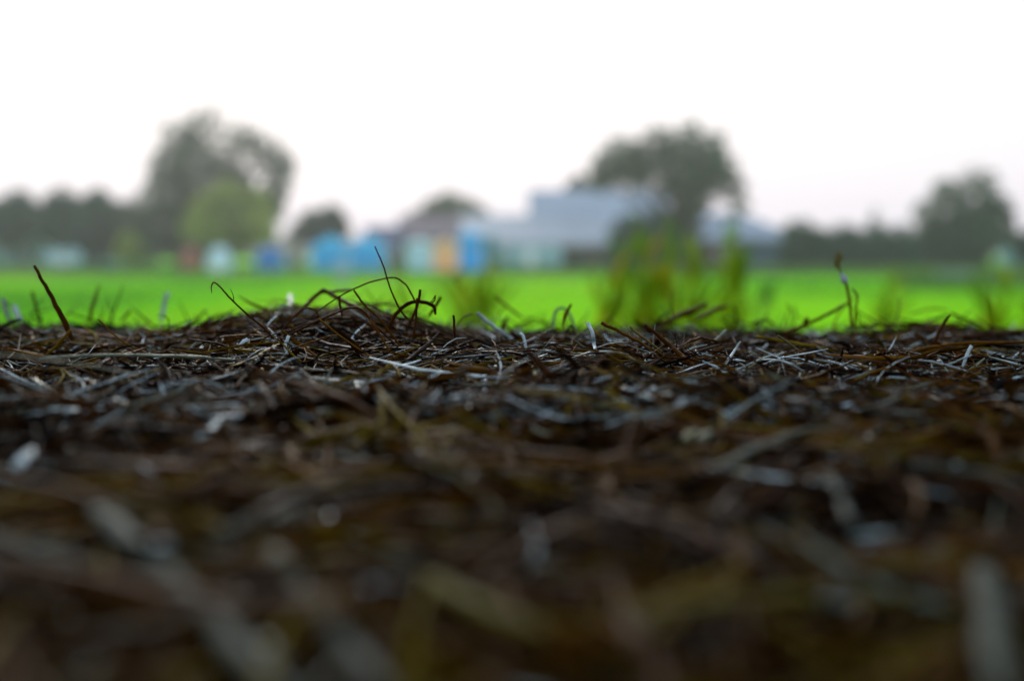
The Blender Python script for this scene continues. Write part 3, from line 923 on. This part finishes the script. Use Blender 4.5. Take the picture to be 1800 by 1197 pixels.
S = join_bulk('straw', [
    bulk(17000, 5, in_view, lambda n: U(.02, .08, n), lambda n: U(.0006, .0020, n), lambda n: rng.normal(0, .05, n), lambda n: U(-.006, .003, n), .35, t_main),
    bulk(16000, 4, in_view, lambda n: U(.012, .04, n), lambda n: U(.0006, .002, n), lambda n: rng.normal(0, .16, n), lambda n: U(-.003, .004, n), .3, t_main),
    bulk(300, 7, in_view, lambda n: U(.07, .17, n), lambda n: U(.0012, .0030, n), lambda n: rng.normal(0, .03, n), lambda n: U(-.001, .005, n), .35, t_dark, sides=6, flat=.7, dirf=horiz),
    bulk(23000, 5, focus_zone, lambda n: U(.010, .04, n), lambda n: U(.0004, .0011, n), lambda n: rng.normal(0, .15, n), lambda n: U(-.001, .005, n), .9, t_fine, flat=.8),
    bulk(2600, 6, in_view, lambda n: U(.02, .07, n), lambda n: U(.0015, .0038, n), lambda n: rng.normal(0, .12, n), lambda n: U(-.002, .005, n), .5, t_dark, flat=.10),
    bulk(9000, 3, focus_zone, lambda n: U(.002, .007, n), lambda n: U(.0015, .003, n), lambda n: rng.normal(0, .4, n), lambda n: U(-.001, .0035, n), .3, t_mix, flat=.6),
    bulk(500, 5, focus_zone, lambda n: U(.01, .03, n), lambda n: U(.002, .004, n), lambda n: rng.normal(.1, .3, n), lambda n: U(-.001, .005, n), 1.0, t_mix, flat=.10),
    bulk(800, 6, far_edge, lambda n: U(.015, .045, n), lambda n: U(.0006, .0018, n), lambda n: rng.normal(.1, .45, n), lambda n: U(-.002, .004, n), .8, t_dark, flat=.7),
    bulk(420, 8, mound, lambda n: U(.025, .07, n), lambda n: U(.0005, .0014, n), lambda n: rng.normal(0, .12, n), lambda n: U(-.002, .006, n), .9, t_dark, flat=.8, dirf=horiz, arch=.07),
    bulk(26000, 4, all_over, lambda n: U(.03, .10, n), lambda n: U(.001, .003, n), lambda n: rng.normal(0, .06, n), lambda n: U(-.006, .003, n), .35, t_main),
], M['straw'], 'tangled mat of dark brown straw covering the top of the bale', 'straw')

CH = join_bulk('chaff', [
    bulk(7500, 3, focus_zone, lambda n: U(.003, .014, n), lambda n: U(.0006, .0019, n), lambda n: rng.normal(0, .3, n), lambda n: U(.0, .004, n), .3, t_pale, flat=.25),
    bulk(500, 3, in_view, lambda n: U(.004, .016, n), lambda n: U(.0008, .003, n), lambda n: rng.normal(0, .3, n), lambda n: U(.0, .004, n), .3, t_pale, flat=.25),
    bulk(2500, 3, all_over, lambda n: U(.004, .014, n), lambda n: U(.0008, .003, n), lambda n: rng.normal(0, .3, n), lambda n: U(.0, .003, n), .3, t_pale, flat=.25),
], M['chaff'], 'pale scraps of chaff, blue-white with painted sky glints, scattered over the dark straw', 'chaff')

# ------------------------------------------------------------------ single stalks one can point to
def spline(P, n):
    P = [Vector(p) for p in P]
    if len(P) == 2:
        return [P[0].lerp(P[1], k / (n - 1)) for k in range(n)]
    Q = [P[0] * 2 - P[1]] + P + [P[-1] * 2 - P[-2]]
    o = []
    segs = len(P) - 1
    for k in range(n):
        u = k / (n - 1) * segs
        i = min(int(u), segs - 1)
        t = u - i
        p0, p1, p2, p3 = Q[i:i + 4]
        o.append(.5 * ((2 * p1) + (p2 - p0) * t + (2 * p0 - 5 * p1 + 4 * p2 - p3) * t * t + (3 * p1 - p0 - 3 * p2 + p3) * t ** 3))
    return o

def depth_on(py):
    ys = np.array(PROF_Y[3:12]); hs = np.array(PROF_H[3:12])
    rows = HZ + hs / ys * FPX
    return float(np.interp(py, rows[::-1], ys[::-1])) - .012

RD = np.linspace(.15, 1.06, 400)
def rest_depth(px, py):
    """where the line of sight meets the straw, so that a stalk rests on top of it"""
    o, q = at(px, py, RD[0]), at(px, py, RD[-1])
    t = ((RD - RD[0]) / (RD[-1] - RD[0]))
    xx, yy, zz = o.x + (q.x - o.x) * t, o.y + (q.y - o.y) * t, o.z + (q.z - o.z) * t
    hit = np.nonzero(surf(xx, yy) + .0045 > zz)[0]
    return float(RD[hit[0]]) if len(hit) else 9.

def stalk(pts, wpx, tint, label, mat='straw', name='straw_stalk', cat='stalk', prof=None, flat=.75, knots=(), sides=8, d=.66, twigs=()):
    """pts (px, py[, depth]); wpx thickness in px at the first depth"""
    P = [(p[0], p[1], (p[2] if len(p) > 2 else d)) for p in pts]
    if max(p[1] for p in P) > 725 or (P[0][2] < .5 and len(pts[0]) > 2):      # lies on the near shoulder
        P = [(a, b_, depth_on(b_)) for a, b_, _ in P]
    P = [(a, b_, min(c_, rest_depth(a, b_))) for a, b_, c_ in P]
    W = [at(*p) for p in P]
    n = max(8, len(P) * 6)
    S_ = spline(W, n)
    wob = wpx * np.mean([p[2] for p in P]) / FPX * .055
    kx = kz = 0
    for k in range(1, n - 1):                                   # small natural kinks
        kx = kx * .7 + random.gauss(0, wob)
        kz = kz * .7 + random.gauss(0, wob)
        S_[k] = S_[k] + Vector((kx, 0, kz))
    if tint < .4: tint = .30 + tint * .45
    r0 = wpx * np.mean([p[2] for p in P]) / FPX / 2
    prof = prof or [(0, .9), (.1, 1), (.8, .95), (1, .55)]
    rads = []
    for k in range(n):
        u = k / (n - 1)
        q = np.interp(u, [a for a, _ in prof], [b_ for _, b_ in prof])
        for kn in knots:
            q *= 1 + .35 * math.exp(-((u - kn) / .02) ** 2)
        rads.append(r0 * q * random.uniform(.96, 1.04))
    m = MB()
    m.tube(S_, rads, sides, flat, tint)
    for tw in twigs:
        tp = [at(*(p if len(p) > 2 else (p[0], p[1], d))) for p in tw]
        m.tube(spline(tp, 10), [r0 * .55 * (1 - .06 * k) for k in range(10)], 6, .8, tint)
    o = m.build(name, M[mat], smooth=True, origin=S_[-1] if S_[-1].z < S_[0].z else S_[0])
    return tag(o, label, cat, 'single stalks standing out of the straw')

TP = [(0, .35), (.3, .8), (.7, 1), (1, .8)]
stalk([(60, 467), (80, 503), (97, 535), (113, 567), (127, 598)], 9, .42, 'thick dark red-brown stalk leaning left at the left edge', prof=[(0, .6), (.5, .95), (.85, 1.1), (1, .7)], d=.62)
stalk([(126, 580), (104, 603), (82, 626)], 8, .66, 'short olive stub crossing the foot of the leaning red-brown stalk', d=.6)
stalk([(372, 515), (372, 503), (378, 497), (392, 510), (412, 532), (440, 557), (466, 579), (482, 596)], 3.6, .15, 'long thin black stem with a hooked tip left of the mound', prof=[(0, .4), (.2, .7), (1, 1.1)], name='thin_stem', cat='stem', d=.68,
      twigs=[[(411, 532), (410, 520), (405, 508)]])
stalk([(175, 500), (166, 527), (159, 550), (157, 566)], 7, .5, 'blurred brown stub near the far rim above the left straw', d=.98, prof=TP)
stalk([(4, 524), (10, 542), (17, 566)], 9, .9, 'pale grey blade farthest left at the rim', d=.95, flat=.3, name='dry_sprig', cat='blade')
stalk([(25, 536), (30, 550), (36, 567)], 10, .97, 'short pale blue blade beside the one farthest left', d=.95, flat=.3, name='dry_sprig', cat='blade')
stalk([(56, 512), (66, 545), (74, 568)], 5, .4, 'slim brown blade bent behind the leaning stalk', d=.95, flat=.4, name='dry_sprig', cat='blade')
stalk([(296, 514), (289, 535), (283, 566)], 8, .93, 'upright pale grey blade alone at the rim left of the mound', d=1.0, flat=.3, name='dry_sprig', cat='blade')
stalk([(363, 545), (352, 555), (343, 570)], 5, .5, 'small brown stub leaning right just left of the mound', d=.95)
stalk([(230, 548), (222, 554), (212, 564)], 6, .45, 'tiny brown stub on the rim between two pale blades', d=.97)
stalk([(510, 518), (509, 545)], 9, .9, 'faint pale blade behind the crest of the mound', d=1.03, flat=.3, name='dry_sprig', cat='blade')
stalk([(70, 630, .58), (200, 625, .60), (330, 627, .62), (450, 638, .64), (560, 650, .65), (650, 657, .66), (760, 662, .68)], 7.5, .86, 'long greenish grey stalk lying across the left half of the straw', knots=(.35, .78), prof=[(0, 1), (.6, 1), (1, .5)])
stalk([(-20, 622, .5), (60, 630, .5), (150, 643, .51), (245, 660, .52)], 7, .84, 'blurred pale stalk lying at the left edge below the long greenish one', flat=.5)
stalk([(173, 561), (200, 588), (230, 608), (262, 622)], 4, .62, 'thin bowed stem sloping right, left of the long greenish stalk', name='thin_stem', cat='stem', d=.68)
stalk([(250, 577), (300, 590), (360, 592)], 4, .55, 'thin brown stem lying level left of the mound', name='thin_stem', cat='stem', d=.78)
stalk([(548, 556), (572, 538), (603, 518), (645, 498), (690, 488), (712, 500), (722, 515), (730, 532)], 4.2, .36, 'highest thin brown stem, arching over the mound', name='thin_stem', cat='stem', d=.70, prof=[(0, .6), (.3, .8), (1, 1.1)])
stalk([(659, 433), (672, 463), (682, 495), (694, 525), (706, 548), (722, 566)], 3.8, .2, 'tall thin straight stem rising highest above the mound', name='thin_stem', cat='stem', d=.69, prof=[(0, .6), (1, 1)])
stalk([(510, 560, .78), (535, 540, .79), (552, 522, .8), (571, 512, .8), (598, 526, .79), (632, 545, .77), (655, 575, .75), (690, 612, .73), (728, 646, .7)], 9, .34, 'thick kinked dark stalk over the left side of the mound', knots=(.36,), flat=.8)
stalk([(568, 514), (592, 512), (620, 509)], 7, .3, 'short thick stub pointing right from the kinked stalk', d=.82)
stalk([(680, 585), (690, 562), (705, 542), (728, 530), (752, 533), (763, 541), (766, 553)], 7, .40, 'thick brown hoop at the right shoulder of the mound', d=.70, twigs=[[(728, 530), (755, 532), (765, 520)]])
stalk([(739, 509), (735, 532), (726, 556), (714, 582)], 5, .22, 'dark stem crossing the brown hoop upright', d=.69)
stalk([(733, 524), (731, 560), (727, 596)], 4, .3, 'thin vertical stem hanging below the brown hoop', name='thin_stem', cat='stem', d=.68)
stalk([(774, 522), (765, 540), (754, 556)], 5.5, .35, 'short blurred stub at the right end of the brown hoop', d=.78)
stalk([(765, 519), (764, 528), (758, 534)], 2.6, .3, 'tiny twig on top right of the brown hoop', d=.7, name='twig', cat='twig')
stalk([(498, 578), (517, 556), (535, 542), (550, 543), (562, 557), (573, 576)], 4, .35, 'small brown hoop on the left flank of the mound', name='thin_stem', cat='stem', d=.70)
stalk([(596, 520), (598, 540), (602, 556)], 4.5, .2, 'dark vertical twig under the kinked stalk', d=.71, name='twig', cat='twig')
stalk([(505, 590), (550, 568), (590, 550), (618, 541), (640, 548), (662, 575), (700, 608), (742, 640)], 5, .42, 'brown stem draped over the front of the mound', d=.68)
stalk([(622, 510), (640, 535), (668, 562), (690, 590), (712, 622)], 4, .5, 'olive-brown stem running down the right flank of the mound', d=.69)
stalk([(640, 536), (690, 535), (708, 545), (730, 552)], 5, .32, 'blurred level stem behind the tall thin stem', d=.86)
stalk([(560, 560), (610, 600), (660, 632), (720, 656)], 5, .6, 'olive stem sloping down across the face of the mound', d=.655)
stalk([(650, 562), (672, 596), (690, 625), (702, 640)], 4, .55, 'short olive stem at the right foot of the mound', d=.66)
stalk([(520, 610), (550, 600), (590, 590), (610, 600)], 4, .5, 'faint arched stem low on the left of the mound', d=.66)
stalk([(497, 604), (520, 628), (545, 650), (578, 677)], 5, .7, 'olive stem crossing the long greenish stalk', d=.64)
stalk([(508, 590), (503, 600), (502, 612), (507, 622)], 6, .98, 'white curled scrap at the left foot of the mound', d=.66, flat=.3, name='straw_scrap', cat='scrap')
stalk([(486, 556), (478, 563), (469, 572)], 8, 1.0, 'white scrap lying on the left slope of the mound', d=.74, flat=.4, name='straw_scrap', cat='scrap')
stalk([(436, 596), (428, 602), (419, 609)], 7, 1.0, 'white scrap below the hooked stem', d=.68, flat=.4, name='straw_scrap', cat='scrap')
stalk([(405, 644, .6), (440, 632, .62), (470, 615, .65), (492, 603, .67)], 9, .68, 'olive leaf rising to the right behind the long greenish stalk', flat=.25, name='dry_leaf', cat='leaf')
stalk([(838, 550), (858, 566), (880, 582), (900, 597), (917, 612)], 9, .92, 'thick pale blue-grey stalk slanting down right in the middle of the straw', d=.78, knots=(.55,))
stalk([(832, 552), (818, 556), (806, 566), (800, 580)], 4, .45, 'dark stem bowing left from the thick pale slanting stalk', d=.78, name='thin_stem', cat='stem')
stalk([(870, 521), (893, 540), (920, 561)], 6, .5, 'blurred olive-brown stub leaning left above the middle rim', d=.97, twigs=[[(889, 540, .97), (880, 548, .97), (874, 562, .97)]])
stalk([(797, 554), (799, 580), (803, 604), (807, 626)], 4.5, .3, 'dark upright stem right of the mound', d=.68)
stalk([(852, 688), (853, 668), (860, 652), (872, 643), (884, 640)], 6.5, 1.0, 'white curled blade in the middle foreground of the sharp straw', d=.62, flat=.3, name='dry_sprig', cat='blade')
stalk([(846, 645), (850, 658), (846, 672)], 5, 1.0, 'small white scrap left of the white curled blade', d=.62, flat=.3, name='straw_scrap', cat='scrap')
stalk([(778, 690), (780, 672), (790, 660)], 4, .92, 'pale little hook left of the white curled blade', d=.61, name='straw_scrap', cat='scrap')
stalk([(718, 675), (722, 690), (738, 697)], 6, .97, 'white folded scrap in front of the mound', d=.59, flat=.3, name='straw_scrap', cat='scrap')
stalk([(972, 575), (975, 552), (985, 542), (997, 546), (1006, 562), (1016, 600)], 4.5, .88, 'pale hoop standing above the rim right of centre', d=.86)
stalk([(998, 600), (996, 585), (1004, 572), (1014, 592)], 4, .4, 'dark little hoop inside the foot of the pale hoop', d=.8, name='thin_stem', cat='stem')
stalk([(1034, 567), (1042, 590), (1045, 608), (1046, 628)], 6.5, .97, 'white upright stalk with a bent tip right of the pale hoop', d=.68)
stalk([(914, 585), (921, 596), (925, 618)], 7, .98, 'short white bent scrap at the end of the thick pale slanting stalk', d=.71, name='straw_scrap', cat='scrap')
stalk([(990, 610), (1015, 590), (1040, 572)], 4, .8, 'thin pale stem rising toward the white upright stalk', d=.76, name='thin_stem', cat='stem')
stalk([(1057, 567), (1088, 583), (1120, 600), (1170, 628)], 8, .55, 'brown cut stalk, left of the three that slant down together', d=.66, prof=[(0, 1.15), (.1, 1), (1, .8)])
stalk([(1108, 575), (1132, 595), (1165, 620)], 6, .78, 'pale-edged stalk, middle of the three that slant down together', d=.67)
stalk([(1133, 571), (1155, 590), (1185, 615), (1222, 648)], 11, .36, 'thickest dark stalk, right of the three that slant down together', d=.655, prof=[(0, .6), (.4, .9), (1, 1.1)])
stalk([(800, 612), (860, 618), (930, 616), (985, 622), (1060, 632), (1150, 640), (1245, 652)], 10, .22, 'long dark leaf lying level right of the mound', flat=.4, d=.665, name='dry_leaf', cat='leaf')
stalk([(1150, 575), (1185, 560), (1215, 547), (1243, 534)], 15, .36, 'broad blurred brown leaf rising over the rim before the tall weeds', flat=.8, d=.97, name='dry_leaf', cat='leaf', prof=[(0, .6), (.6, 1), (1, .6)])
stalk([(1225, 562), (1250, 548), (1277, 536)], 12, .52, 'orange-brown leaf tip next to the broad brown leaf', flat=.7, d=1.0, name='dry_leaf', cat='leaf')
stalk([(1320, 570), (1345, 562), (1362, 572)], 6, .45, 'low brown hoop on the rim right of the tall weeds', d=.95)
stalk([(1083, 612), (1082, 655), (1081, 712)], 8, .66, 'ochre upright blade, blurred, in front of the three slanting stalks', d=.40, flat=.5, name='dry_sprig', cat='blade')
stalk([(460, 640), (461, 680), (458, 726)], 8, .64, 'ochre upright blade, blurred, below the long greenish stalk', d=.40, flat=.5, name='dry_sprig', cat='blade')
stalk([(1198, 610), (1212, 600), (1232, 594), (1252, 598), (1272, 606)], 14, .15, 'crumpled dark leaf right of the three slanting stalks', d=.70, flat=.35, name='dry_leaf', cat='leaf', prof=[(0, .2), (.3, 1), (.6, .7), (.85, 1), (1, .2)])
stalk([(1275, 640), (1290, 618), (1302, 600)], 5, .93, 'pale scrap leaning right beside the crumpled dark leaf', d=.68, name='straw_scrap', cat='scrap')
stalk([(1252, 602), (1268, 588), (1277, 580)], 5, .9, 'pale splinter rising behind the crumpled dark leaf', d=.76, name='straw_scrap', cat='scrap')
stalk([(1330, 592), (1390, 602), (1440, 612), (1480, 620)], 8, .74, 'olive-yellow stalk lying level right of the crumpled leaf', d=.74)
stalk([(1368, 590), (1385, 602), (1402, 614)], 5, .8, 'thin pale stem crossing the olive-yellow stalk', d=.7, name='thin_stem', cat='stem')
stalk([(1465, 690), (1520, 672), (1565, 656), (1620, 650), (1665, 640), (1708, 624)], 5, .94, 'long pale stalk curving up to the right in the sharp straw', d=.62, prof=[(0, .6), (.5, 1), (1, .8)])
stalk([(1708, 608), (1700, 622), (1692, 645)], 6.5, .96, 'pale upright scrap at the end of the long curving pale stalk', d=.63, name='straw_scrap', cat='scrap')
stalk([(1500, 690), (1540, 690), (1565, 700), (1592, 714)], 5, .86, 'grey stem bowing down right under the long pale curve', d=.60)
stalk([(1510, 648), (1570, 628), (1640, 610), (1720, 603), (1830, 603)], 9, .55, 'long dark grey-brown stalk sweeping to the right edge', d=.70)
stalk([(1560, 600, .85), (1680, 592, .86), (1830, 576, .87)], 16, .25, 'broad dark leaf lying level at the right edge of the rim', flat=.4, name='dry_leaf', cat='leaf')
stalk([(1640, 610), (1650, 585), (1660, 566), (1671, 553)], 6, .3, 'dark leaning stem at the right with a sharp tip', d=.76)
stalk([(1672, 550), (1700, 562), (1728, 575)], 6, .5, 'red-brown stub meeting the tip of the dark leaning stem', d=.92)
stalk([(1600, 552), (1635, 543), (1668, 546)], 4, .55, 'faint thin bow left of the red-brown stub', d=1.02, name='thin_stem', cat='stem')
stalk([(1380, 584), (1415, 570), (1455, 552), (1497, 531)], 8, .5, 'brown stalk slanting up right to the foot of the seed stalk', d=.88)
stalk([(1416, 575), (1416, 565), (1420, 558)], 7, .45, 'stubby brown twig on the slanting stalk before the rim', d=.86, name='twig', cat='twig')
stalk([(1485, 575), (1540, 572), (1600, 570), (1640, 574)], 6, .3, 'dark level stem along the rim below the seed stalk', d=.88)
sd_ = thing('seed_stalk', at(1497, 575, .84), 'upright seed stalk with a pale withered head on the right', 'seed stalk', 'single stalks standing out of the straw')
MB().tube(spline([at(1497, 575, .84), at(1495, 545, .84), at(1491, 515, .84), at(1487, 498, .84)], 12), .0009, 6, tint=.66).build('stem', M['straw'], sd_, smooth=True)
MB().tube(spline([at(1487, 499, .84), at(1483, 490, .84), at(1478, 481, .84)], 8), [.0010, .0016, .0021, .0022, .0020, .0016, .0012, .0008], 8, .6, tint=.93).build('seed_head', M['straw'], sd_, smooth=True)
m = MB()
for k in range(16):
    p = at(1473 + random.uniform(-4, 4), 474 - k * 1.6, .84)
    m.tube([p, p + Vector((random.uniform(-.002, .002), random.uniform(-.002, .002), random.uniform(.002, .004)))], [.0010, .0005], 5, tint=.8)
m.tube(spline([at(1478, 481, .84), at(1473, 468, .84), at(1474, 452, .84)], 8), .0004, 5, tint=.7)
m.build('husk', M['straw'], sd_)
MB().tube(spline([at(1502, 572, .84), at(1505, 540, .84), at(1507, 520, .84), at(1498, 508, .84)], 10), .0006, 6, tint=.6).build('side_stem', M['straw'], sd_, smooth=True)
stalk([(1738, 702), (1744, 695), (1749, 688)], 10, 1.0, 'egg shaped white scrap below the long pale curve', d=.60, flat=.7, prof=[(0, .3), (.3, 1), (.7, 1), (1, .3)], name='straw_scrap', cat='scrap')
stalk([(1580, 500 + 118), (1640, 640), (1700, 652)], 4, .3, 'dark thin stem crossing the long dark stalk on the right', d=.66, name='thin_stem', cat='stem')
# blurred foreground
stalk([(1250, 828, .30), (1320, 792, .31), (1395, 762, .32), (1460, 755, .33), (1535, 760, .34)], 17, .70, 'blurred grey-brown bent stalk in the right foreground', flat=.6, mat='old')
stalk([(1600, 818, .29), (1690, 828, .29), (1830, 858, .29)], 20, .84, 'blurred pale stalk running out at the right edge', flat=.6, mat='old')
stalk([(1455, 828, .27), (1475, 865, .265), (1492, 920, .26)], 20, .86, 'blurred grey stub below the bent stalk in the right foreground', flat=.6, mat='old')
stalk([(170, 895, .22), (250, 965, .21), (340, 1050, .20), (430, 1140, .19), (520, 1230, .18)], 52, .78, 'broad pale blurred stalk slanting down in the left foreground', flat=.5, mat='old')
stalk([(-60, 942, .22), (50, 968, .22), (140, 990, .22)], 46, .90, 'pale blurred stub at the left edge of the foreground', flat=.5, mat='old')
stalk([(470, 960, .21), (540, 1040, .2), (600, 1120, .19), (680, 1230, .18)], 44, .77, 'greyish blurred stalk right of the broad pale slanting one', flat=.5, mat='old')
stalk([(680, 975, .21), (780, 1030, .2), (880, 1085, .2), (960, 1110, .2)], 46, .68, 'olive-yellow blurred stalk in the middle foreground', flat=.5, mat='dim_olive')
stalk([(1725, 1000, .2), (1740, 1080, .19), (1765, 1230, .18)], 52, .84, 'blue-grey blurred stalk at the lower right corner', flat=.5, mat='old')
stalk([(1120, 1085, .2), (1300, 1050, .2), (1620, 1040, .2)], 40, .58, 'brown blurred stalk lying level in the right foreground', flat=.5, mat='dim_olive')
stalk([(370, 935, .23), (430, 930, .23), (530, 890, .24)], 30, .80, 'dim grey blurred stalk lying level above the slanting pair', flat=.5, mat='old')
stalk([(1190, 706, .4), (1212, 704, .4), (1235, 706, .4)], 16, .92, 'blurred cream scrap right of the ochre blade', flat=.5, name='straw_scrap', cat='scrap')
stalk([(1205, 772, .34), (1216, 762, .34), (1226, 758, .34)], 16, .82, 'left of two blurred yellowish scraps in the middle distance of the foreground', flat=.6, name='straw_scrap', cat='scrap')
stalk([(1232, 772, .34), (1242, 764, .34), (1252, 758, .34)], 16, .84, 'right of two blurred yellowish scraps, below the cream scrap', flat=.6, name='straw_scrap', cat='scrap')
stalk([(30, 820, .3), (48, 800, .3), (62, 790, .3)], 22, .94, 'blurred pale blue scrap at the far left below the sharp straw', flat=.5, name='straw_scrap', cat='scrap')
stalk([(350, 770, .34), (372, 750, .34), (395, 728, .34)], 16, .93, 'blurred pale scrap below the first ochre blade on the left', flat=.5, name='straw_scrap', cat='scrap')

# ------------------------------------------------------------------ air
hz = MB().box(-305, 305, -64, 325, -1.2, 22)
hm = bpy.data.materials.new('haze')
hm.use_nodes = True
t = hm.node_tree
t.nodes.clear()
mo = t.nodes.new('ShaderNodeOutputMaterial')
pv = t.nodes.new('ShaderNodeVolumePrincipled')
pv.inputs['Color'].default_value = (.97, .95, 1, 1)
pv.inputs['Density'].default_value = .00055
pv.inputs['Anisotropy'].default_value = .7
t.links.new(pv.outputs[0], mo.inputs['Volume'])
ho = hz.build('haze', hm)
tag(ho, 'thin pale evening haze over the whole field', 'haze', kind='stuff')
